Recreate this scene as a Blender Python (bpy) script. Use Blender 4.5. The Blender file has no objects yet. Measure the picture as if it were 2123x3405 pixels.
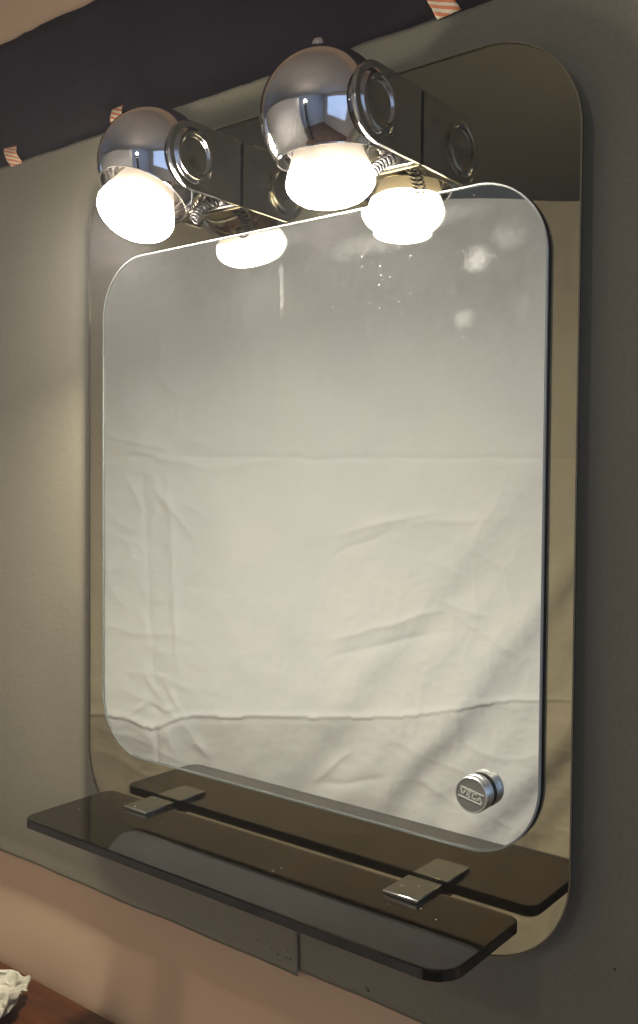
import bpy, bmesh, math, random
from mathutils import Vector, Matrix, noise
random.seed(4)
S = bpy.context.scene
COL = S.collection
PI = math.pi

# ------------------------------------------------------------------ camera
cam_d = bpy.data.cameras.new("camera")
cam = bpy.data.objects.new("camera", cam_d)
COL.objects.link(cam)
RX = Vector((0.78579694, 0.61843688, 0.00768024))
RD = Vector((0.02514032, -0.01953124, -0.99949312))
RF = Vector((-0.6179734, 0.78559172, -0.03089529))
CP = Vector((0.89075739, -0.70074018, 0.39304194))
cam.matrix_world = Matrix(((RX.x, -RD.x, -RF.x, CP.x), (RX.y, -RD.y, -RF.y, CP.y),
                           (RX.z, -RD.z, -RF.z, CP.z), (0, 0, 0, 1)))
cam_d.sensor_fit = 'VERTICAL'
cam_d.sensor_height = 36.0
cam_d.lens = 3174.62 / 3405 * 36.0
cam_d.clip_start = 0.01
cam_d.clip_end = 100
S.camera = cam

# ------------------------------------------------------------------ world, exposure
W = bpy.data.worlds.new("World")
S.world = W
W.use_nodes = True
W.node_tree.nodes["Background"].inputs[0].default_value = (0.05, 0.05, 0.055, 1)
W.node_tree.nodes["Background"].inputs[1].default_value = 0.2
S.view_settings.view_transform = 'Standard'
S.view_settings.look = 'None'
S.view_settings.exposure = 0.0
S.view_settings.gamma = 1.0
S.cycles.max_bounces = 20
S.cycles.transmission_bounces = 16
S.cycles.glossy_bounces = 10
S.cycles.diffuse_bounces = 5
S.cycles.sample_clamp_indirect = 6.0
S.cycles.caustics_refractive = True
S.cycles.caustics_reflective = True
S.cycles.blur_glossy = 0.3

GLARE_HAZE = .011  # density of the volume added to imitate lens glare
BULB_L = 185.0          # radiance of the reflector bulbs' faces
TORCH_L = 48.0          # floor lamp bowl
WINDOW_L = 0.95
BEAM_W = 5.6            # directional beam of each reflector bulb          # daylight panes

# ------------------------------------------------------------------ materials
def mat(name, col, rough=0.5, metal=0.0, **kw):
    m = bpy.data.materials.new(name)
    m.use_nodes = True
    b = m.node_tree.nodes["Principled BSDF"]
    b.inputs["Base Color"].default_value = (*col, 1)
    b.inputs["Roughness"].default_value = rough
    b.inputs["Metallic"].default_value = metal
    for k, v in kw.items():
        b.inputs[k.replace('_', ' ')].default_value = v
    return m

class N:
    """small helper round one node tree"""
    def __init__(s, m):
        s.t = m.node_tree; s.b = s.t.nodes.get("Principled BSDF")
    def n(s, typ, **props):
        x = s.t.nodes.new(typ)
        for k, v in props.items(): setattr(x, k, v)
        return x
    def l(s, a, b): s.t.links.new(a, b)
    def coord(s): return s.n('ShaderNodeTexCoord').outputs['Object']
    def noise(s, scale, detail=4, rough=.55, vec=None, stretch=None):
        x = s.n('ShaderNodeTexNoise')
        x.inputs['Scale'].default_value = scale; x.inputs['Detail'].default_value = detail
        x.inputs['Roughness'].default_value = rough
        v = vec or s.coord()
        if stretch:
            mp = s.n('ShaderNodeMapping'); mp.inputs['Scale'].default_value = stretch
            s.l(v, mp.inputs[0]); v = mp.outputs[0]
        s.l(v, x.inputs['Vector'])
        return x.outputs['Fac']
    def ramp(s, fac, a, b, c0=(0, 0, 0), c1=(1, 1, 1)):
        r = s.n('ShaderNodeValToRGB')
        e = r.color_ramp.elements
        e[0].position = a; e[1].position = b
        e[0].color = (*c0, 1); e[1].color = (*c1, 1)
        s.l(fac, r.inputs[0]); return r.outputs[0]
    def math(s, op, a, b=None, clamp=False):
        x = s.n('ShaderNodeMath', operation=op, use_clamp=clamp)
        for i, v in enumerate((a, b)):
            if v is None: continue
            if isinstance(v, (int, float)): x.inputs[i].default_value = v
            else: s.l(v, x.inputs[i])
        return x.outputs[0]
    def mix(s, fac, c0, c1):
        x = s.n('ShaderNodeMix', data_type='RGBA')
        for i, v in ((0, fac), (6, c0), (7, c1)):
            if isinstance(v, (int, float)): x.inputs[i].default_value = v
            elif isinstance(v, tuple): x.inputs[i].default_value = (*v, 1)
            else: s.l(v, x.inputs[i])
        return x.outputs[2]
    def bump(s, h, strength, dist=.001):
        x = s.n('ShaderNodeBump'); x.inputs['Strength'].default_value = strength
        x.inputs['Distance'].default_value = dist
        s.l(h, x.inputs['Height']); s.l(x.outputs[0], s.b.inputs['Normal'])
    def blob(s, centre, size):
        """1 inside an ellipsoid at centre (object space), fading out"""
        v = s.n('ShaderNodeVectorMath', operation='SUBTRACT'); s.l(s.coord(), v.inputs[0]); v.inputs[1].default_value = centre
        d = s.n('ShaderNodeVectorMath', operation='DIVIDE'); s.l(v.outputs[0], d.inputs[0]); d.inputs[1].default_value = size
        e = s.n('ShaderNodeVectorMath', operation='LENGTH'); s.l(d.outputs[0], e.inputs[0])
        return e.outputs['Value']

def mottled(name, c0, c1, scale, rough, bump=0.0, bscale=400, bdist=.0006, detail=5):
    m = mat(name, c0, rough); k = N(m)
    k.l(k.mix(k.ramp(k.noise(scale, detail), .3, .7), c0, c1), k.b.inputs['Base Color'])
    if bump: k.bump(k.noise(bscale, 3), bump, bdist)
    return m

# walls
M_WALL = mottled("painted_wall", (.66, .455, .285), (.62, .425, .265), 3.0, .75, .15, 160, .0010)
M_ROOM = mottled("room_paint", (.60, .60, .61), (.55, .56, .58), 2.0, .8)
M_BACKW = mottled("blue_grey_paint", (.55, .68, .90), (.51, .64, .86), 2.0, .8)
M_CEIL = mottled("ceiling_paint", (.60, .55, .48), (.56, .515, .45), 1.5, .85)
M_FLOOR = mottled("floor_boards", (.15, .085, .055), (.10, .055, .036), 3.0, .45)
M_BAND = mottled("dark_band", (.026, .016, .024), (.017, .011, .017), 6.0, .8, .3, 90, .002)
# paper backdrop with specks of dirt
M_PAPER = mottled("backdrop_paper", (.222, .204, .142), (.200, .184, .130), 2.5, .62, .30, 320, .0006)
k = N(M_PAPER)
spk = None
for c, r in (((.2543, 0, -.0719), .0010), ((.2725, 0, -.0743), .0008), ((.2816, 0, -.0772), .0011), ((.2945, 0, -.0698), .0008),
             ((.2980, 0, -.0768), .0013), ((.2930, 0, -.0772), .0010), ((.268, 0, -.0705), .0007), ((.3906, 0, -.0775), .0017),
             ((.388, 0, -.0760), .0012), ((.3741, 0, -.0825), .0010), ((.6208, 0, .0152), .0012)):
    e = k.ramp(k.blob((.8908 + (c[0] - .8908) * 1.0035, 0, .393 + (c[2] - .393) * 1.0035), (r, 1, r)), .8, 1.0, (1, 1, 1), (0, 0, 0))
    spk = e if spk is None else k.math('MAXIMUM', spk, e)
old = k.b.inputs['Base Color'].links[0].from_socket
gr = k.ramp(k.noise(420, 4, .85), .25, .75, (.82, .82, .82), (1.14, 1.14, 1.14))
mm = k.n('ShaderNodeMix', data_type='RGBA', blend_type='MULTIPLY'); mm.inputs[0].default_value = 1; k.l(old, mm.inputs[6]); k.l(gr, mm.inputs[7]); old = mm.outputs[2]
k.l(k.mix(spk, old, (.02, .018, .015)), k.b.inputs['Base Color'])

# wood
M_WOOD = mat("table_wood", (.26, .10, .035), .42); k = N(M_WOOD)
g = k.noise(9, 6, .6, stretch=(1.0, 9.0, 1.0))
k.l(k.mix(k.ramp(g, .3, .72), (.028, .0065, .0010), (.060, .016, .0030)), k.b.inputs['Base Color'])
k.bump(g, .08)

# chrome with handling smudges
M_CHROME = mat("chrome", (.80, .79, .78), .05, 1.0); k = N(M_CHROME)
f = k.ramp(k.noise(34, 8, .75), .48, .74)
k.l(k.mix(f, (.82, .81, .80), (.70, .68, .66)), k.b.inputs['Base Color'])
k.l(k.math('ADD', k.math('MULTIPLY', f, .16), .05), k.b.inputs['Roughness'])
# older chrome on brackets: duller, spotted
M_PLATE = mat("bracket_chrome", (.6, .6, .6), .15, 1.0); k = N(M_PLATE)
f = k.ramp(k.noise(60, 7, .7), .50, .75)
k.l(k.mix(f, (.46, .45, .44), (.25, .235, .22)), k.b.inputs['Base Color'])
k.l(k.math('ADD', k.math('MULTIPLY', f, .20), .12), k.b.inputs['Roughness'])
k.bump(k.noise(260, 3), .05, .0004)
M_CLAMP = mat("clamp_chrome", (.50, .51, .50), .10, 1.0); k = N(M_CLAMP)
f = k.ramp(k.noise(330, 4, .6), .68, .74)
k.l(k.math('ADD', k.math('MULTIPLY', f, .5), .13), k.b.inputs['Roughness'])
k.l(k.mix(f, (.46, .47, .465), (.56, .56, .53)), k.b.inputs['Base Color'])
M_LINER = mat("shade_liner", (.75, .73, .70), .35, .6)
M_SLOT = mat("vent_dark", (.01, .01, .01), .6)
M_CORD = mat("coiled_cord", (.008, .007, .007), .32, .0, Specular_IOR_Level=.25)
# bulbs
M_FACE = mat("bulb_face", (.9, .88, .82), .4)
M_FACE.node_tree.nodes["Principled BSDF"].inputs["Emission Color"].default_value = (1.0, .915, .80, 1)
M_FACE.node_tree.nodes["Principled BSDF"].inputs["Emission Strength"].default_value = BULB_L
M_NECK = mat("bulb_silvering", (.72, .68, .62), .42, .35); k = N(M_NECK)
at = k.n('ShaderNodeAttribute', attribute_name="glow")
k.b.inputs["Emission Color"].default_value = (1.0, .85, .66, 1)
k.l(k.math('MULTIPLY', k.math('POWER', at.outputs['Fac'], 3.0), 1.1), k.b.inputs["Emission Strength"])
# bronze mirror: a slab of tinted glass, silvered behind
def glass_shader(k, col, rough=0.0, ior=1.5):
    f = k.n('ShaderNodeFresnel'); f.inputs[0].default_value = ior
    r = k.n('ShaderNodeBsdfRefraction'); r.inputs['IOR'].default_value = ior; r.inputs['Roughness'].default_value = rough; r.inputs['Color'].default_value = (*col, 1)
    g = k.n('ShaderNodeBsdfGlossy'); g.inputs['Roughness'].default_value = rough; g.inputs['Color'].default_value = (1, 1, 1, 1)
    x = k.n('ShaderNodeMixShader'); k.l(f.outputs[0], x.inputs[0]); k.l(r.outputs[0], x.inputs[1]); k.l(g.outputs[0], x.inputs[2])
    return x
def tinted(name, col, rough):
    m = bpy.data.materials.new(name); m.use_nodes = True
    k = N(m); k.t.nodes.remove(k.b)
    k.l(glass_shader(k, col, rough).outputs[0], k.t.nodes["Material Output"].inputs['Surface'])
    return m
M_BRONZE = tinted("bronze_glass", (.640, .595, .470), 0)
M_BRONZE_EDGE = tinted("bronze_glass_edge", (.80, .74, .58), .12)
M_SILVER = mat("silvering", (.90, .92, .89), .0, 1.0)
M_BACKING = mat("mirror_backing", (.05, .045, .04), .6)
M_BEVEL = mat("ground_bevel", (.40, .42, .40), .22, 0, Coat_Weight=1.0)
M_BRONZE_BEVEL = mat("bronze_ground_bevel", (.22, .18, .10), .22, 0, Coat_Weight=1.0)
M_EDGE = tinted("ground_glass_edge", (.96, .985, .955), .14)

# clear mirror glass with dust, smudges and a dried drip
M_GLASS = bpy.data.materials.new("mirror_glass"); M_GLASS.use_nodes = True
k = N(M_GLASS); k.t.nodes.remove(k.b)
out = k.t.nodes["Material Output"]
gl = k.n('ShaderNodeBsdfGlass'); gl.inputs['IOR'].default_value = 1.5; gl.inputs['Roughness'].default_value = 0
gl.inputs['Color'].default_value = (.985, .995, .985, 1)
df = k.n('ShaderNodeBsdfDiffuse'); df.inputs['Color'].default_value = (.85, .86, .84, 1)
wob = k.noise(120, 8, .75)
mask = None
for c, s, a in (((.5071, 0, .5766), (.0150, 1, .0125), .085), ((.5339, 0, .5925), (.017, 1, .014), .06),
                ((.4939, 0, .5292), (.0110, 1, .0100), .035), ((.546, 0, .532), (.007, 1, .014), .02),
                ((.2946, 0, .594), (.004, 1, .008), .05), ((.2946, 0, .574), (.0013, 1, .030), .07), ((.2970, 0, .572), (.0008, 1, .028), .06),
                ((.475, 0, .618), (.045, 1, .010), .025), ((.40, 0, .605), (.06, 1, .012), .004), ((.30, 0, .624), (.03, 1, .012), .012)):
    d = k.math('ADD', k.blob(c, s), k.math('MULTIPLY', k.math('SUBTRACT', wob, .5), 2.0))
    e = k.math('MULTIPLY', k.ramp(d, .30, 1.05, (1, 1, 1), (0, 0, 0)), a)
    mask = e if mask is None else k.math('MAXIMUM', mask, e)
mask = k.math('MULTIPLY', mask, k.ramp(k.noise(260, 4, .7), .25, .75, (.45, .45, .45), (1, 1, 1)))
vo = k.n('ShaderNodeTexVoronoi', feature='F1', voronoi_dimensions='2D'); vo.inputs['Scale'].default_value = 95
sx = k.n('ShaderNodeSeparateXYZ'); k.l(k.coord(), sx.inputs[0]); cx = k.n('ShaderNodeCombineXYZ')
k.l(sx.outputs[0], cx.inputs[0]); k.l(sx.outputs[2], cx.inputs[1]); k.l(cx.outputs[0], vo.inputs['Vector'])
speck = k.ramp(vo.outputs['Distance'], .020, .034, (1, 1, 1), (0, 0, 0))
sep = k.n('ShaderNodeSeparateColor'); k.l(vo.outputs['Color'], sep.inputs[0])
# fewer specks low down, more at the top right
up = k.ramp(k.blob((.50, 0, .60), (.20, 1, .15)), .2, 1.0, (0, 0, 0), (1, 1, 1))
speck = k.math('MULTIPLY', speck, k.math('GREATER_THAN', sep.outputs[0], k.math('ADD', k.math('MULTIPLY', up, .30), .635)))
mask = k.math('MAXIMUM', mask, k.math('MULTIPLY', speck, k.math('MULTIPLY', sep.outputs[1], .42)))
mx = k.n('ShaderNodeMixShader'); k.l(mask, mx.inputs[0]); k.l(gl.outputs[0], mx.inputs[1]); k.l(df.outputs[0], mx.inputs[2])
k.l(mx.outputs[0], out.inputs['Surface'])

# smoked glass shelf with a little dust
M_SMOKE = bpy.data.materials.new("smoked_glass"); M_SMOKE.use_nodes = True
k = N(M_SMOKE); k.t.nodes.remove(k.b)
out = k.t.nodes["Material Output"]
gl = glass_shader(k, (.34, .29, .215), 0, 1.52)
df = k.n('ShaderNodeBsdfDiffuse'); df.inputs['Color'].default_value = (.6, .58, .5, 1)
vo = k.n('ShaderNodeTexVoronoi'); vo.inputs['Scale'].default_value = 110; k.l(k.coord(), vo.inputs['Vector'])
sp = k.ramp(vo.outputs['Distance'], .05, .09, (1, 1, 1), (0, 0, 0))
sep = k.n('ShaderNodeSeparateColor'); k.l(vo.outputs['Color'], sep.inputs[0])
sp = k.math('MULTIPLY', sp, k.math('GREATER_THAN', sep.outputs[1], .8))
haze = k.math('MULTIPLY', k.ramp(k.noise(65, 8, .8), .60, .86), .014)
mx = k.n('ShaderNodeMixShader'); k.l(k.math('MAXIMUM', k.math('MULTIPLY', sp, .35), haze), mx.inputs[0])
k.l(gl.outputs[0], mx.inputs[1]); k.l(df.outputs[0], mx.inputs[2]); k.l(mx.outputs[0], out.inputs['Surface'])

M_SMOKE_EDGE = tinted("smoked_glass_edge", (.07, .055, .04), .08)

# brushed aluminium
M_ALU = mat("brushed_aluminium", (.80, .81, .79), .28, 1.0); k = N(M_ALU)
br = k.noise(300, 2, .5, stretch=(.15, 6, .15)); k.bump(br, .25, .0003)
M_DISC = mat("knob_disc", (.19, .187, .165), .38, .5)
M_LETTER = mat("knob_lettering", (.55, .55, .48), .4, .3)
# cloth
M_SHEET = mat("cotton_sheet", (.70, .69, .66), .9); k = N(M_SHEET)
k.l(k.mix(k.ramp(k.noise(5, 4), .35, .7), (.72, .705, .67), (.67, .665, .65)), k.b.inputs['Base Color'])
w1 = k.noise(500, 2, .5, stretch=(1, 1, .12)); w2 = k.noise(500, 2, .5, stretch=(.12, .12, 1))
k.bump(k.math('ADD', w1, w2), .25, .0006)
M_TISSUE = mat("tissue_paper", (.33, .31, .235), .9, Subsurface_Weight=0.0); k = N(M_TISSUE)
k.bump(k.noise(120, 5, .6), .35, .002)
# striped tape
M_TAPE = mat("striped_tape", (.8, .7, .5), .55); k = N(M_TAPE)
sx = k.n('ShaderNodeSeparateXYZ'); k.l(k.n('ShaderNodeTexCoord').outputs['UV'], sx.inputs[0])
ph = k.math('FRACT', k.math('ADD', k.math('MULTIPLY', sx.outputs[1], 4.5), k.math('MULTIPLY', sx.outputs[0], 1.6)))
k.l(k.mix(k.ramp(ph, .44, .52), (.85, .74, .52), (.80, .26, .10)), k.b.inputs['Base Color'])
# lamps of the room
def emit(name, col, s):
    m = mat(name, (.8, .8, .8), .5)
    b = m.node_tree.nodes["Principled BSDF"]
    b.inputs["Emission Color"].default_value = (*col, 1); b.inputs["Emission Strength"].default_value = s
    return m
M_TORCH = emit("floor_lamp_light", (1, .90, .79), TORCH_L)
M_PANE = emit("daylight_pane", (.38, .58, 1.0), WINDOW_L)
M_BLACK = mat("black_metal", (.02, .02, .02), .35, .6)
M_FRAME = mat("window_frame_paint", (.7, .7, .68), .5)

# ------------------------------------------------------------------ mesh helpers
def link(name, me, m, parent=None, smooth=True, autosm=None):
    o = bpy.data.objects.new(name, me)
    COL.objects.link(o)
    for x in (m if isinstance(m, (list, tuple)) else [m]): me.materials.append(x)
    if smooth:
        for p in me.polygons: p.use_smooth = True
    if autosm is not None:
        me.set_sharp_from_angle(angle=math.radians(autosm))
        big = max(p.area for p in me.polygons)
        for p in me.polygons:                                 # caps and plates stay flat
            if len(p.vertices) > 4 or (len(me.polygons) < 250 and p.area > .3 * big): p.use_smooth = False
    if parent: o.parent = parent
    return o

def obj(name, bm, m, parent=None, smooth=False, autosm=None):
    me = bpy.data.meshes.new(name)
    bmesh.ops.recalc_face_normals(bm, faces=bm.faces)
    bm.to_mesh(me); bm.free()
    return link(name, me, m, parent, smooth, autosm)

def tag(o, label, cat, group=None):
    o['label'] = label; o['category'] = cat
    if group: o['group'] = group
    return o

def thing(name, label, cat, group=None):
    o = bpy.data.objects.new(name, None); COL.objects.link(o)
    o.empty_display_size = .05
    return tag(o, label, cat, group)

def struct(o):
    o['kind'] = 'structure'; return o

def box(bm, a, b, bev=0.0):
    vs = [bm.verts.new((x, y, z)) for x in (a[0], b[0]) for y in (a[1], b[1]) for z in (a[2], b[2])]
    fs = [bm.faces.new([vs[i] for i in q]) for q in ((0, 1, 3, 2), (4, 6, 7, 5), (0, 4, 5, 1), (2, 3, 7, 6), (0, 2, 6, 4), (1, 5, 7, 3))]
    if bev:
        es = list({e for f in fs for e in f.edges})
        bmesh.ops.bevel(bm, geom=es, offset=bev, segments=3, profile=.5, affect='EDGES')
    return bm

def rrect(x0, x1, z0, z1, r, n=20):
    pts = []
    for cx, cz, a0 in ((x1 - r, z1 - r, 0), (x0 + r, z1 - r, 90), (x0 + r, z0 + r, 180), (x1 - r, z0 + r, 270)):
        for i in range(n + 1):
            a = math.radians(a0 + 90 * i / n)
            pts.append((cx + r * math.cos(a), cz + r * math.sin(a)))
    return pts

def inset(pts, d):
    n = len(pts); res = []
    for i in range(n):
        p0, p1, p2 = Vector(pts[i - 1]), Vector(pts[i]), Vector(pts[(i + 1) % n])
        a, b = (p1 - p0), (p2 - p1)
        if a.length < 1e-9: a = b
        if b.length < 1e-9: b = a
        t = (a.normalized() + b.normalized()).normalized()
        res.append((p1.x - t.y * d, p1.y + t.x * d))
    return res

def stack(bm, levels, to3, cap0=True, cap1=True, mi=None):
    """loft closed outlines; levels = [(pts, depth)], to3(p, depth) -> xyz; mi = material index per band, then caps"""
    rings = [[bm.verts.new(to3(p, d)) for p in pts] for pts, d in levels]
    n = len(rings[0])
    for i in range(len(rings) - 1):
        for j in range(n):
            f = bm.faces.new((rings[i][j], rings[i][(j + 1) % n], rings[i + 1][(j + 1) % n], rings[i + 1][j]))
            if mi: f.material_index = mi[i]
    if cap0:
        f = bm.faces.new(rings[0]);
        if mi: f.material_index = mi[-2]
    if cap1:
        f = bm.faces.new(rings[-1][::-1])
        if mi: f.material_index = mi[-1]

def lathe(bm, prof, origin, axis, seg=64, mi=None):
    """profile [(r, h)] turned about axis through origin"""
    ax = Vector(axis).normalized()
    u = ax.orthogonal().normalized(); v = ax.cross(u); o = Vector(origin)
    rings = []
    for r, h in prof:
        if r < 1e-7: rings.append([bm.verts.new(o + ax * h)])
        else: rings.append([bm.verts.new(o + ax * h + (u * math.cos(2 * PI * i / seg) + v * math.sin(2 * PI * i / seg)) * r) for i in range(seg)])
    for a, b in zip(rings, rings[1:]):
        for i in range(seg):
            j = (i + 1) % seg
            if len(a) == 1 and len(b) == 1: continue
            if len(a) == 1: f = bm.faces.new((a[0], b[j], b[i]))
            elif len(b) == 1: f = bm.faces.new((a[i], a[j], b[0]))
            else: f = bm.faces.new((a[i], a[j], b[j], b[i]))
    return bm

def tube(bm, path, r, seg=8):
    path = [Vector(p) for p in path]; rings = []
    t = (path[1] - path[0]).normalized(); u = t.orthogonal().normalized()
    for i, p in enumerate(path):
        t = (path[min(i + 1, len(path) - 1)] - path[max(i - 1, 0)]).normalized()
        u = (u - t * u.dot(t)).normalized(); v = t.cross(u)
        rings.append([bm.verts.new(p + (u * math.cos(2 * PI * k / seg) + v * math.sin(2 * PI * k / seg)) * r) for k in range(seg)])
    for a, b in zip(rings, rings[1:]):
        for k in range(seg): bm.faces.new((a[k], a[(k + 1) % seg], b[(k + 1) % seg], b[k]))
    bm.faces.new(rings[0][::-1]); bm.faces.new(rings[-1])

def grid_mesh(name, nu, nv, fn, m, parent=None, thick=0.0, uv=True):
    verts = [fn(i / nu, j / nv) for j in range(nv + 1) for i in range(nu + 1)]
    faces = [(j * (nu + 1) + i, j * (nu + 1) + i + 1, (j + 1) * (nu + 1) + i + 1, (j + 1) * (nu + 1) + i) for j in range(nv) for i in range(nu)]
    me = bpy.data.meshes.new(name); me.from_pydata(verts, [], faces)
    if uv:
        l = me.uv_layers.new(name="uv")
        for p in me.polygons:
            for li in p.loop_indices:
                vi = me.loops[li].vertex_index
                l.data[li].uv = ((vi % (nu + 1)) / nu, (vi // (nu + 1)) / nv)
    o = link(name, me, m, parent, True)
    if thick:
        s = o.modifiers.new("thickness", 'SOLIDIFY'); s.thickness = thick; s.offset = 0
    return o

# ------------------------------------------------------------------ the setting
XL, XR_, YB, ZC, ZF = -1.9, 2.2, -2.7, 1.42, -1.0
WY = .0245
KW = 1.0035                      # the paper lies a little behind the plane it was measured on
wx = lambda x: CP.x + (x - CP.x) * KW
wz = lambda z: CP.z + (z - CP.z) * KW
bm = bmesh.new(); box(bm, (XL - .1, WY, ZF), (XR_ + .1, WY + .1, ZC)); struct(obj("wall", bm, M_WALL))
bm = bmesh.new(); box(bm, (XL - .1, YB - .1, ZF), (XR_ + .1, YB, ZC)); struct(obj("back_wall", bm, M_BACKW))
bm = bmesh.new(); box(bm, (XL - .1, YB - .1, ZC), (XR_ + .1, WY + .1, ZC + .1)); struct(obj("ceiling", bm, M_CEIL))
bm = bmesh.new(); box(bm, (XL - .1, YB - .1, ZF - .1), (XR_ + .1, WY + .1, ZF)); struct(obj("floor", bm, M_FLOOR))
bm = bmesh.new(); box(bm, (XL - .1, YB, ZF), (XL, WY, ZC)); struct(obj("side_wall", bm, M_ROOM))
bm = bmesh.new(); box(bm, (XR_, YB, ZF), (XR_ + .1, WY, ZC)); struct(obj("side_wall", bm, M_ROOM))

def window(label, x, y0, y1, z0, z1, s):
    t = thing("window", label, "window", "windows in the side walls")
    bm = bmesh.new(); box(bm, (x, y0, z0), (x + s * .012, y1, z1)); obj("pane", bm, M_PANE, t)
    bm = bmesh.new()
    for a, b in (((y0 - .06, z0 - .06), (y1 + .06, z0)), ((y0 - .06, z1), (y1 + .06, z1 + .06)), ((y0 - .06, z0), (y0, z1)), ((y1, z0), (y1 + .06, z1))):
        box(bm, (x, a[0], a[1]), (x + s * .03, b[0], b[1]))
    obj("frame", bm, M_FRAME, t)
    return t
window("daylit window in the side wall at the right end of the room", XR_, -2.05, -.55, -.05, 1.20, -1)
window("daylit window in the side wall at the left end of the room", XL, -.95, -.12, .05, 1.10, 1)

# dark band across the wall above the paper
def band(u, v):
    x = XL + .02 + u * (XR_ - XL - .04); z = wz(.765) + v * .186 * KW
    if v > .999: z += .0025 * noise.noise((x * 14, 0, 0)) + .002 * noise.noise((x * 60, 5, 0))
    return (x, WY - .0012 + .0002 * noise.noise((x * 8, z * 8, 0)), z)
tag(grid_mesh("wall_band", 240, 12, band, M_BAND, thick=.0016), "dark purple-black band running across the wall above the paper backdrop", "wall band")

# paper backdrop: two sheets, the left one lapping over the right one
PY = .0145
def paper(x0, x1, zb, zt, y, seed, curl):
    def f(u, v):
        x = wx(x0 + u * (x1 - x0)); z = wz(zb + v * (zt - zb))
        yy = y + (.0075 * max(0, min(1, (x - .46) / .16)) if x0 > 0 else 0) + .0015 * noise.noise((x * 3, z * 3, seed)) + .0006 * noise.noise((x * 9, z * 7, seed + 3))
        if v > .98:
            t = (v - .98) / .02
            z += t * (.0016 * noise.noise((x * 22, seed, 0)) + .0008 * noise.noise((x * 90, seed, 1)))
            c = curl(x)
            yy -= t * t * c; z -= .4 * t * c
        if v < .02:
            t = (.02 - v) / .02
            z += t * (.0016 * noise.noise((x * 12, seed, 7)) + .0005 * noise.noise((x * 70, seed, 9)))
        yy += .0022 * max(0, min(1, (.012 - z) / .085)) ** 2
        if u > .985 and v < .1:
            yy -= .0010 * (u - .985) / .015
        return (x, yy, z)
    return f
curlL = lambda x: .0050 * max(0, min(1, (x - .07) / .03)) * (1 + .4 * noise.noise((x * 30, 2, 2)))
curlR = lambda x: 0.0
tag(grid_mesh("paper_backdrop", 220, 260, paper(-1.1, .3080, -.0905, .7895, PY - .0008, 1, curlL), M_PAPER, thick=.0004),
    "grey-beige paper backdrop sheet on the left, lapping over its neighbour at the seam", "paper sheet", "paper backdrop sheets taped to the wall")
tag(grid_mesh("paper_backdrop", 180, 260, paper(.2990, 1.35, -.0868, .7910, PY + .0006, 8, curlR), M_PAPER, thick=.0004),
    "grey paper backdrop sheet on the right, running behind the mirror's right side", "paper sheet", "paper backdrop sheets taped to the wall")

# tape strips: curled over the top edge of the paper
def tape(corners, y, bulge, label, seed, nu=10, nv=14):
    a, b, c, d = [Vector((wx(p[0]), 0, wz(p[1]))) for p in corners]      # top-left, top-right, bottom-right, bottom-left
    def f(u, v):
        p = (a.lerp(b, u)).lerp(d.lerp(c, u), 1 - v) if False else (d.lerp(c, u)).lerp(a.lerp(b, u), v)
        yy = y - bulge * math.sin(PI * v) - .0012 * noise.noise((u * 3, v * 3, seed))
        jag = .0012 * noise.noise((v * 9, u * 2, seed + 4))
        return (p.x + jag, yy, p.z + .0008 * noise.noise((u * 8, v * 2, seed)))
    o = grid_mesh("tape_strip", nu, nv, f, M_TAPE, thick=.00015)
    return tag(o, label, "tape", "striped tape strips holding up the paper")
tape(((-.178, .8115), (-.152, .8095), (-.139, .7860), (-.163, .7855)), PY - .0025, .004,
     "orange striped cream tape strip at the far left edge of the paper's top", 1)
tape(((.031, .8115), (.050, .8125), (.053, .787), (.034, .786)), PY - .0025, .004,
     "orange striped cream tape strip peeking out above the left chrome globe lamp", 2)
tape(((.4445, .8160), (.4640, .8150), (.4800, .7900), (.4570, .7880)), PY - .0025, .006,
     "orange striped cream tape strip at the top edge, right of the right globe lamp", 3)
def flake(u, v):
    return (wx(.2445 + .0115 * u), WY - .004 - .001 * math.sin(PI * v), wz(.7905) + .0016 * v + .0014 * u + .0006 * noise.noise((u * 6, v * 4, 3)))
tag(grid_mesh("paper_flake", 8, 3, flake, M_PAPER, thick=.0003), "tiny torn flake of pale paper on the dark band beside the right globe lamp", "paper flake")

# ------------------------------------------------------------------ table and tissue
TZ = -.234
t = thing("table", "brown wooden table top at the lower left, pushed against the wall", "table")
bm = bmesh.new(); box(bm, (-1.3, -.34, TZ - .028), (.14, WY - .012, TZ), .006); obj("table_top", bm, M_WOOD, t, True, 40)
for sx in (-1.25, .06):
    for sy in (-.31, -.07):
        bm = bmesh.new(); box(bm, (sx, sy, ZF), (sx + .05, sy + .05, TZ - .028), .004); obj("leg", bm, M_WOOD, t)

def nvec(p):
    return Vector([noise.noise((p[0] + o, p[1] - o, p[2] + 2 * o)) for o in (0, 17.3, 41.9)])

def tissue(u, v):
    a = 2 * PI * u
    r = .008 + .068 * v * (1 + .22 * noise.noise((math.cos(a) * 1.6, math.sin(a) * 1.6, 4)) + .10 * noise.noise((math.cos(a) * 5, math.sin(a) * 5, 1)))
    h = .003 + .024 * v ** 1.6 * (1 + .5 * noise.noise((math.cos(a) * 1.2, math.sin(a) * 1.2, 9)))
    p = Vector((math.cos(a) * r * .85, math.sin(a) * r * .72, h))
    q = nvec((p.x * 42, p.y * 42, p.z * 42 + 2)) * .011 * (.35 + v)
    q2 = nvec((p.x * 110, p.y * 110, p.z * 110)) * .0060
    p += q + q2
    return (-.108 + p.x, -.078 + p.y, TZ + max(.0006, p.z))
tag(grid_mesh("crumpled_tissue", 160, 44, tissue, M_TISSUE, thick=.0005), "crumpled cream-white paper tissue lying on the table top at lower left", "tissue")

# ------------------------------------------------------------------ the wall mirror
MW, MH = .5918, .75
mir = thing("wall_mirror", "rounded bronze-tinted wall mirror with a smaller clear mirror mounted on its front", "mirror")
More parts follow.
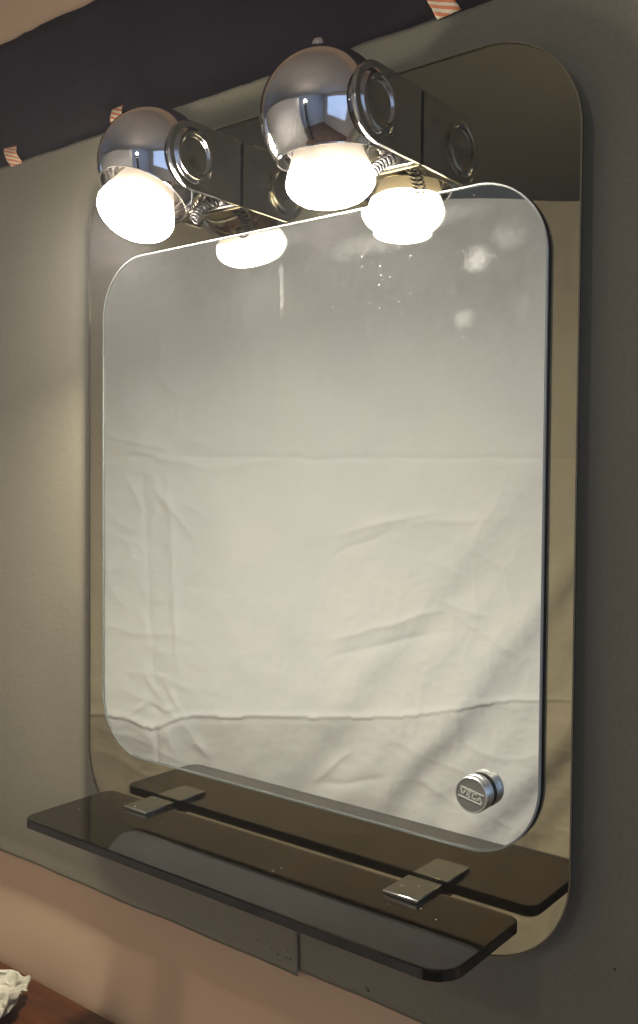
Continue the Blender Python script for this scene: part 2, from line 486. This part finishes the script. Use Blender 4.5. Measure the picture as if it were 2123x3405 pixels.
# bronze panel: front y = 0, back y = .005
o = rrect(0, MW, 0, MH, .085, 28)
bm = bmesh.new()
stack(bm, [(inset(o, .0012), 0.0), (o, .0005), (o, .0025), (inset(o, .0006), .003)], lambda p, d: (p[0], d, p[1]), mi=[3, 1, 1, 0, 2])
obj("bronze_panel", bm, [M_BRONZE, M_BRONZE_EDGE, M_SILVER, M_BRONZE_BEVEL], mir, True, 25)
bm = bmesh.new(); box(bm, (.10, .0032, .12), (.50, .0135, .60)); obj("backing_board", bm, M_BACKING, mir)
# clear mirror: front y = -.0065, silver at y = -.0025
GX0, GX1, GZ0, GZ1 = .0307, .5668, .0877, .6377
o = rrect(GX0, GX1, GZ0, GZ1, .064, 28)
bm = bmesh.new()
stack(bm, [(inset(o, .0014), -.0040), (o, -.0035), (o, -.0014), (inset(o, .0005), -.0010)], lambda p, d: (p[0], d, p[1]), mi=[3, 3, 3, 0, 2])
obj("clear_mirror", bm, [M_GLASS, M_EDGE, M_SILVER, M_BEVEL], mir, True, 25)
# knob
KX, KZ, KY = .5128, .1391, -.0170
bm = bmesh.new()
lathe(bm, [(0, -.0053 - KY), (.0146, -.0053 - KY), (.0150, -.0056 - KY), (.0150, -.0098 - KY), (.0147, -.0102 - KY), (.0147, -.0106 - KY), (.0151, -.011 - KY),
           (.0151, .0016), (.0149, .0006), (.0143, 0), (.0138, 0), (.0138, .0006), (0, .0006)], (KX, KY, KZ), (0, 1, 0), 72)
knob = obj("knob", bm, M_ALU, mir, True, 35)
bm = bmesh.new(); lathe(bm, [(0, .0001), (.0146, .0001), (.0146, .0009), (0, .0009)], (KX, -.0051, KZ), (0, 1, 0), 48); obj("gasket", bm, M_SLOT, knob, True, 35)
bm = bmesh.new(); lathe(bm, [(0, .0002), (.01365, .0002), (.01365, .0006)], (KX, KY, KZ), (0, 1, 0), 72); obj("disc", bm, M_DISC, knob, True, 35)
# lettering: VECA between two bars, turned a little clockwise
bm = bmesh.new(); A = math.radians(-11); RR = .0137
def stroke(bm, p, q, w):
    p, q = Vector(p), Vector(q); d = (q - p).normalized(); nrm = Vector((-d.y, d.x)) * w / 2
    pts = []
    for c in (p - nrm, q - nrm, q + nrm, p + nrm):
        x = c.x * math.cos(A) - c.y * math.sin(A); z = c.x * math.sin(A) + c.y * math.cos(A)
        pts.append((KX + x * RR, KZ + z * RR))
    v0 = [bm.verts.new((x, KY + .00005, z)) for x, z in pts]; v1 = [bm.verts.new((x, KY + .0003, z)) for x, z in pts]
    bm.faces.new(v0); bm.faces.new(v1[::-1])
    for i in range(4): bm.faces.new((v0[i], v0[(i + 1) % 4], v1[(i + 1) % 4], v1[i]))
stroke(bm, (-.80, .27), (.80, .27), .085); stroke(bm, (-.82, -.31), (.76, -.31), .085)
L = .085
for p, q in (((-.74, .27), (-.57, -.17)), ((-.57, -.17), (-.40, .18)),                                   # V
             ((-.27, .18), (-.27, -.18)), ((-.31, .15), (-.02, .15)), ((-.27, 0), (-.06, 0)), ((-.31, -.15), (-.02, -.15)),  # E
             ((.10, .18), (.10, -.18)), ((.07, .15), (.36, .15)), ((.07, -.15), (.36, -.15)), ((.33, .17), (.33, .07)), ((.33, -.17), (.33, -.07)),  # C
             ((.42, -.19), (.59, .18)), ((.56, .18), (.76, -.27)), ((.50, -.06), (.68, -.06))):          # A
    stroke(bm, p, q, L)
obj("lettering", bm, M_LETTER, knob)

# ------------------------------------------------------------------ glass shelf
SX0, SX1, SYB, SYF, SZ, ST = .0520, .5562, -.0090, -.1265, .0473, .0095
shelf = thing("glass_shelf", "smoked glass shelf with rounded corners, clamped at the foot of the wall mirror", "shelf")
def shelf_outline():
    pts = []
    for cx, cy, a0, r in ((SX1, SYB, 0, .012), (SX0, SYB, 90, .012), (SX0, SYF, 180, .016), (SX1, SYF, 270, .024)):
        ox = cx - r if a0 in (0, 270) else cx + r; oy = cy - r if a0 in (0, 90) else cy + r
        for i in range(15):
            a = math.radians(a0 + 90 * i / 14); pts.append((ox + r * math.cos(a), oy + r * math.sin(a)))
    return pts
o = shelf_outline()
bm = bmesh.new()
stack(bm, [(inset(o, .0012), SZ), (o, SZ - .0010), (o, SZ - ST + .0010), (inset(o, .0012), SZ - ST)], lambda p, d: (p[0], p[1], d), mi=[0, 1, 0, 0, 0])
obj("shelf_glass", bm, [M_SMOKE, M_SMOKE_EDGE], shelf, True, 30)
def clamp(x0, x1):
    bm = bmesh.new()
    box(bm, (x0, -.0424, SZ + .0002), (x1, -.0022, SZ + .0037), .0006)
    c = obj("clamp", bm, M_CLAMP, shelf, True, 40)
    bm = bmesh.new(); box(bm, (x0 + .003, -.0392, SZ - ST - .0042), (x1 - .003, -.0050, SZ - ST - .0003), .0005); obj("lower_jaw", bm, M_CLAMP, c, True, 40)
    bm = bmesh.new(); box(bm, (x0 + .007, -.0086, SZ - ST - .0002), (x1 - .007, -.0003, SZ + .0001), .0004); obj("back_block", bm, M_CLAMP, c, True, 40)
    bm = bmesh.new(); lathe(bm, [(0, 0), (.0042, 0), (.0046, .0005), (.0046, .004), (0, .004)], ((x0 + x1) / 2, -.025, SZ - ST - .0082), (0, 0, 1), 24); obj("screw", bm, M_CLAMP, c, True, 35)
clamp(.1136, .1480); clamp(.4440, .4784)

# ------------------------------------------------------------------ globe lamps
PZ, PYc, PR = .698, -.064, .032
def globe_lamp(label, xp, nrm, fin, beam):
    t = thing("globe_lamp", label, "lamp", "chrome globe lamps on the mirror")
    xc = xp - .0550
    C0 = Vector((xc, -.0632, .699)); R = .0552
    n = Vector(nrm).normalized()
    # --- bracket: a stadium-ended side plate with a turned-in lip on a back plate
    def outline(d):
        r = PR - d; pts = [(-.0006, PZ + r)]
        for i in range(33):
            a = PI / 2 + PI * i / 32
            pts.append((PYc + r * math.cos(a), PZ + r * math.sin(a)))
        pts.append((-.0006, PZ - r)); return pts
    bm = bmesh.new()
    oo = [outline(d) for d in (.0007, .0002, 0, 0, .0004, .0009, .0009)]
    dd = [0, .0002, .0006, .0040, .0044, .0040, .0012]
    stack(bm, list(zip(oo, dd)), lambda p, d: (xp - d, p[0], p[1]))
    pl = obj("side_plate", bm, M_PLATE, t, True, 50)
    bm = bmesh.new()
    lathe(bm, [(.0262, -.0001), (.0252, .0003), (.0240, .0016), (.0225, .0027), (.0205, .0031), (.0190, .0027), (.0178, .0014), (.0172, .0004), (.0160, .0001), (.0080, .0010), (0, .0014)],
          (xp, PYc, PZ), (1, 0, 0), 72)
    obj("pivot_cap", bm, M_PLATE, pl, True, 60)
    bm = bmesh.new(); box(bm, (xp - .094, -.034, PZ - PR + .0004), (xp - .0922, -.0006, PZ - PR + .014), .0004); obj("side_flange", bm, M_PLATE, t, True, 40)
    bm = bmesh.new(); box(bm, (xp - .0920, -.0042, PZ - PR + .0012), (xp - .0012, -.0006, PZ + PR - .0012), .0004); obj("back_plate", bm, M_PLATE, t, True, 40)
    bm = bmesh.new(); box(bm, (xp - .085, -.026, PZ + PR - .0035), (xp - .010, -.0044, PZ + PR - .0018), .0004); obj("top_web", bm, M_PLATE, t, True, 40)
    # --- globe shade
    ho = .0340                                    # opening plane below the centre
    th1 = math.acos(ho / R)
    prof = []
    for i in range(49):
        th = PI - (PI - th1) * i / 48             # angle from the opening axis
        prof.append((max(0, R * math.sin(th)) if i else 0, R * math.cos(th)))
    rr, hh = prof[-1]
    prof += [(rr + .0006, hh + .0005), (rr + .0004, hh + .0011), (rr - .0008, hh + .0008)]
    Ri = R - .0012
    for i in range(25):
        th = th1 + (PI * .93 - th1) * i / 24
        prof.append((Ri * math.sin(th), Ri * math.cos(th) - (.0 if i else .0)))
    bm = bmesh.new(); lathe(bm, prof, C0, n, 112)
    sh = obj("shade", bm, M_CHROME, t, True, 50)
    # finial and vent slots round the crown
    top = C0 - n * R
    bm = bmesh.new(); lathe(bm, [(.0062, .0012), (.0062, -.0030), (.0058, -.0058), (.0044, -.0078), (.0020, -.0086), (0, -.0088)], top, n, 32); obj("finial", bm, M_CHROME, sh, True, 45)
    u = n.orthogonal().normalized(); v = n.cross(u)
    for i in range(8):
        a = 2 * PI * i / 8 + .2; ph = math.radians(22)
        bm = bmesh.new(); ring = []
        rad = (u * math.cos(a) + v * math.sin(a)); tan = (-u * math.sin(a) + v * math.cos(a))
        cdir = (-n * math.cos(ph) + rad * math.sin(ph)); e2 = cdir.cross(tan)
        ring = [bm.verts.new(C0 + (cdir * (R + .00025) + tan * .0046 * math.cos(2 * PI * q / 20) + e2 * .0016 * math.sin(2 * PI * q / 20))) for q in range(20)]
        r2 = [bm.verts.new(x.co - cdir * .0008) for x in ring]
        bm.faces.new(ring); bm.faces.new(r2[::-1])
        for q in range(20): bm.faces.new((ring[q], ring[(q + 1) % 20], r2[(q + 1) % 20], r2[q]))
        obj("vent_slot", bm, M_SLOT, sh)
    # pivot between shade and plate
    for sx in (1,):
        bm = bmesh.new(); lathe(bm, [(0, .0495), (.009, .0495), (.009, .0552), (0, .0552)], C0, (sx, 0, 0), 32); obj("pivot", bm, M_PLATE, t, True, 40)
    # --- reflector bulb
    b = thing_child = bpy.data.objects.new("bulb", None); COL.objects.link(b); b.parent = t
    bm = bmesh.new()
    lathe(bm, [(.0130, -.030), (.0135, -.010), (.0180, .004), (.0250, .018), (.0285, .026), (.0315, .034), (.0330, .038), (.0345, .043)], C0, n, 72)
    sv = obj("silvered_side", bm, M_NECK, b, True)
    ga = sv.data.attributes.new("glow", 'FLOAT', 'POINT')      # frosted glass lit from inside, brighter towards the face
    for q, vt in enumerate(sv.data.vertices): ga.data[q].value = max(0, min(1, ((vt.co - C0).dot(n) - .018) / .025))
    bm = bmesh.new()
    lathe(bm, [(.0345, .043), (.0358, .047), (.0372, .051), (.0377, .0535), (.0375, .0560), (.0365, .0593), (.0340, .0630), (.0305, .0665), (.0255, .0698), (.0185, .0721), (.0095, .0734), (0, .0738)], C0, n, 72)
    obj("glowing_face", bm, M_FACE, b, True)
    ld = bpy.data.lights.new("bulb_beam", 'AREA'); ld.shape = 'DISK'; ld.size = .052; ld.energy = BEAM_W * beam
    ld.color = (1.0, .915, .80); ld.spread = math.radians(150)
    lo = bpy.data.objects.new("bulb_beam", ld); COL.objects.link(lo); lo.parent = t
    lo.matrix_world = Matrix.Translation(C0 + n * .0745) @ n.to_track_quat('-Z', 'Y').to_matrix().to_4x4()
    # --- coiled cord inside the bracket
    bm = bmesh.new(); path = []
    p0 = Vector((xp - .0262, -.0380, .6480)); p1 = Vector((xp - .0200, -.0120, .6720))
    d = (p1 - p0); dn = d.normalized(); u = dn.orthogonal().normalized(); v = dn.cross(u)
    T = 9
    for i in range(T * 14 + 1):
        q = i / (T * 14); a = 2 * PI * T * q
        bend = Vector((0, -.006, 0)) * math.sin(PI * q)
        path.append(p0 + d * q + bend + (u * math.cos(a) + v * math.sin(a)) * .0048)
    path = [p0 + Vector((-.016, .006, .010)), p0 + Vector((-.006, .001, .003))] + path + [p1 + Vector((-.004, .004, .008)), p1 + Vector((-.010, .010, .014))]
    tube(bm, path, .0010, 8)
    obj("coiled_cord", bm, M_CORD, t, True)
    # knurled adjusting screw on top of the outer plate
    if not fin: return t
    bm = bmesh.new(); lathe(bm, [(0, -.004), (.0052, -.004), (.0062, -.003), (.0064, .002), (.0056, .0045), (.0030, .0056), (0, .0058)], (xp - .0150, PYc + .006, PZ + PR - .0005), (0, .25, 1), 24); obj("thumb_screw", bm, M_BLACK, t, True, 50)
    return t
globe_lamp("left chrome globe lamp, tilted outward with its lit bulb facing the viewer", .2380, (-.05, -.45, -1), 0, 1.45)
globe_lamp("right chrome globe lamp with its lit bulb pointing straight down, finial on top", .4475, (.05, .09, -1), 1, .85)

# ------------------------------------------------------------------ what the mirror shows: a hung sheet, a floor lamp
# the sheet hangs across the room; s runs along it, z is up
SN = Vector((.618, .786, 0)); SS = Vector((.786, -.618, 0)); SC = Vector((-.345, -.870, 0))
FD = 2.0
def crease(x, w): return math.exp(-(x / w) ** 2)
def sharp(x, w): return math.exp(-abs(x) / w)
def ridge(x, y, z): return (1 - min(1, 1.7 * abs(noise.noise((x, y, z))))) ** 5
def smooth(a, b, x):
    t = max(0, min(1, (x - a) / (b - a))); return t * t * (3 - 2 * t)
def segdist(px, py, a, b):
    dx, dy = b[0] - a[0], b[1] - a[1]; L2 = dx * dx + dy * dy
    t = max(0, min(1, ((px - a[0]) * dx + (py - a[1]) * dy) / L2))
    return math.hypot(px - a[0] - t * dx, py - a[1] - t * dy), t
PX = FD / 3174.6
CREASES = [((300, 1530), (2100, 1520), 7, -.0032), ((560, 1600), (600, 2250), 8, .0026), ((480, 1520), (530, 2500), 10, -.0020),
           ((420, 1590), (480, 1700), 7, .0032), ((510, 1620), (640, 1780), 7, .0036), ((330, 1450), (560, 1500), 9, .0050), ((470, 1440), (600, 1330), 9, .0030),
           ((620, 1480), (680, 1470), 8, .0034), ((380, 1490), (700, 1560), 9, .0040), ((700, 1570), (960, 1520), 9, .0024), ((390, 1350), (480, 1290), 8, .0020),
           ((1130, 1780), (1450, 1700), 12, .0042), ((1120, 1850), (1300, 1770), 12, -.0036), ((1380, 1740), (1620, 1720), 12, .0030),
           ((1120, 2130), (1470, 2030), 11, .0042), ((1100, 2190), (1500, 2100), 13, -.0034), ((1480, 2000), (1660, 2060), 12, .0030),
           ((1570, 1830), (1690, 1570), 10, .0026), ((560, 2280), (610, 2380), 6, .0030), ((490, 2250), (540, 2330), 7, .0028),
           ((430, 2390), (500, 2350), 6, .0032), ((500, 2350), (545, 2375), 6, -.0032), ((545, 2375), (590, 2365), 6, .0026), ((520, 2420), (530, 2580), 6, -.0042),
           ((560, 2440), (580, 2520), 8, .0034), ((650, 2480), (700, 2540), 9, .0028), ((1060, 2620), (1180, 2520), 12, .0040), ((1080, 2640), (1300, 2600), 12, -.0030)]
NPX, NPZ = 460, 480
def sheet(u, v):
    uu = -600 + u * 2900; vv = 3780 - v * 3110           # picture-like measures on the cloth, 2000 mm / 3174 each
    if v > .995: vv += 6 * noise.noise((uu * .004, 3, 3))
    h = 0.0
    h += .012 * noise.noise((uu * .0016, vv * .0013, 1)) + .004 * noise.noise((uu * .005, vv * .004, 5)) + .0013 * noise.noise((uu * .014, vv * .014, 9)) + .0005 * noise.noise((uu * .04, vv * .035, 2))
    # small irregular wrinkles, gathered down the left side and towards the lower right
    wl = .25 + .9 * crease(uu - 480, 230) * smooth(1150, 1500, vv) + .8 * smooth(1000, 1600, uu) * smooth(1500, 2100, vv)
    rot = uu * .86 + vv * .5; rov = -uu * .5 + vv * .86
    h += .6 * wl * (.0030 * ridge(rot * .0042, rov * .0075, 3.3) + .0022 * ridge(uu * .009, vv * .0045, 11.7) + .0012 * ridge(rot * .015, rov * .024, 21.1))
    # flap below the fold line
    fold = 2393 + 38 * crease(uu - 515, 70) - 60 * smooth(1250, 1750, uu) + 4 * noise.noise((uu * .007, 0, 0))
    if vv > fold: h -= (vv - fold) * PX * (.30 - .22 * smooth(900, 1700, uu)); h -= .0012 * crease(vv - fold - 8, 10) * (1 - .8 * smooth(700, 1300, uu))
    else: h += .0035 * crease(vv - fold, 16)
    # soft diagonal folds at the lower right
    amt = smooth(900, 1900, uu + (vv - 1900) * .55) * smooth(1300, 2300, vv + (uu - 1400) * .55)
    dgl = (uu * .80 + vv * .60)
    h += amt * (0.0085 * math.sin(dgl * .0175 + 1.5 * noise.noise((uu * .002, vv * .002, 4))) + .003 * math.sin(dgl * .041 + 2 * noise.noise((uu * .003, vv * .003, 8))))
    for a, b, w, hh in CREASES:
        if abs(uu - (a[0] + b[0]) / 2) > abs(a[0] - b[0]) / 2 + 4 * w or abs(vv - (a[1] + b[1]) / 2) > abs(a[1] - b[1]) / 2 + 4 * w + 30: continue
        jx = 9 * noise.noise((uu * .01, vv * .01, a[0])); d, t = segdist(uu + jx, vv + jx, a, b)
        h += 1.25 * hh * sharp(d, w * 1.15) * (.35 + .65 * math.sin(PI * min(1, max(0, t * .9 + .05))))
    p = SC + SS * ((uu - 1061) * PX) + SN * h
    return (p.x, p.y, .333 - (vv - 1702) * PX)
o = grid_mesh("hanging_sheet", NPX, NPZ, sheet, M_SHEET)
tag(o, "creased off-white cotton sheet hung across the room, seen reflected in the mirror", "sheet")

fl = thing("floor_lamp", "black column floor lamp with a small lit globe on top beside the hung sheet", "floor lamp")
FX, FY = .52, -1.42
bm = bmesh.new(); lathe(bm, [(0, ZF), (.13, ZF), (.13, ZF + .015), (.05, ZF + .03), (.05, .74), (.05, .77), (0, .77)], (FX, FY, 0), (0, 0, 1), 40); obj("stand", bm, M_BLACK, fl, True, 35)
bm = bmesh.new(); lathe(bm, [(.02, .77), (.052, .775), (.056, .79), (.030, .79)], (FX, FY, 0), (0, 0, 1), 48); obj("collar", bm, M_BLACK, fl, True, 40)
bm = bmesh.new(); lathe(bm, [(.028, .785), (.050, .80), (.060, .83), (.055, .86), (.035, .882), (0, .89)], (FX, FY, 0), (0, 0, 1), 40); obj("glass_globe", bm, M_TORCH, fl, True, 60)

# ------------------------------------------------------------------ added haze volume, standing in for lens glare round the bare bulbs
bm = bmesh.new(); box(bm, (XL - .6, YB - .6, ZF - 1.1), (XR_ + .6, WY + .6, ZC + .3))
hz = obj("haze", bm, [], None); hz["kind"] = "stuff"
hm = bpy.data.materials.new("glare_air"); hm.use_nodes = True
k = N(hm); k.t.nodes.remove(k.b)
pv = k.n('ShaderNodeVolumePrincipled'); pv.inputs['Color'].default_value = (.95, .95, .97, 1); pv.inputs['Density'].default_value = GLARE_HAZE; pv.inputs['Anisotropy'].default_value = .35
k.l(pv.outputs[0], k.t.nodes["Material Output"].inputs['Volume'])
hz.data.materials.append(hm)
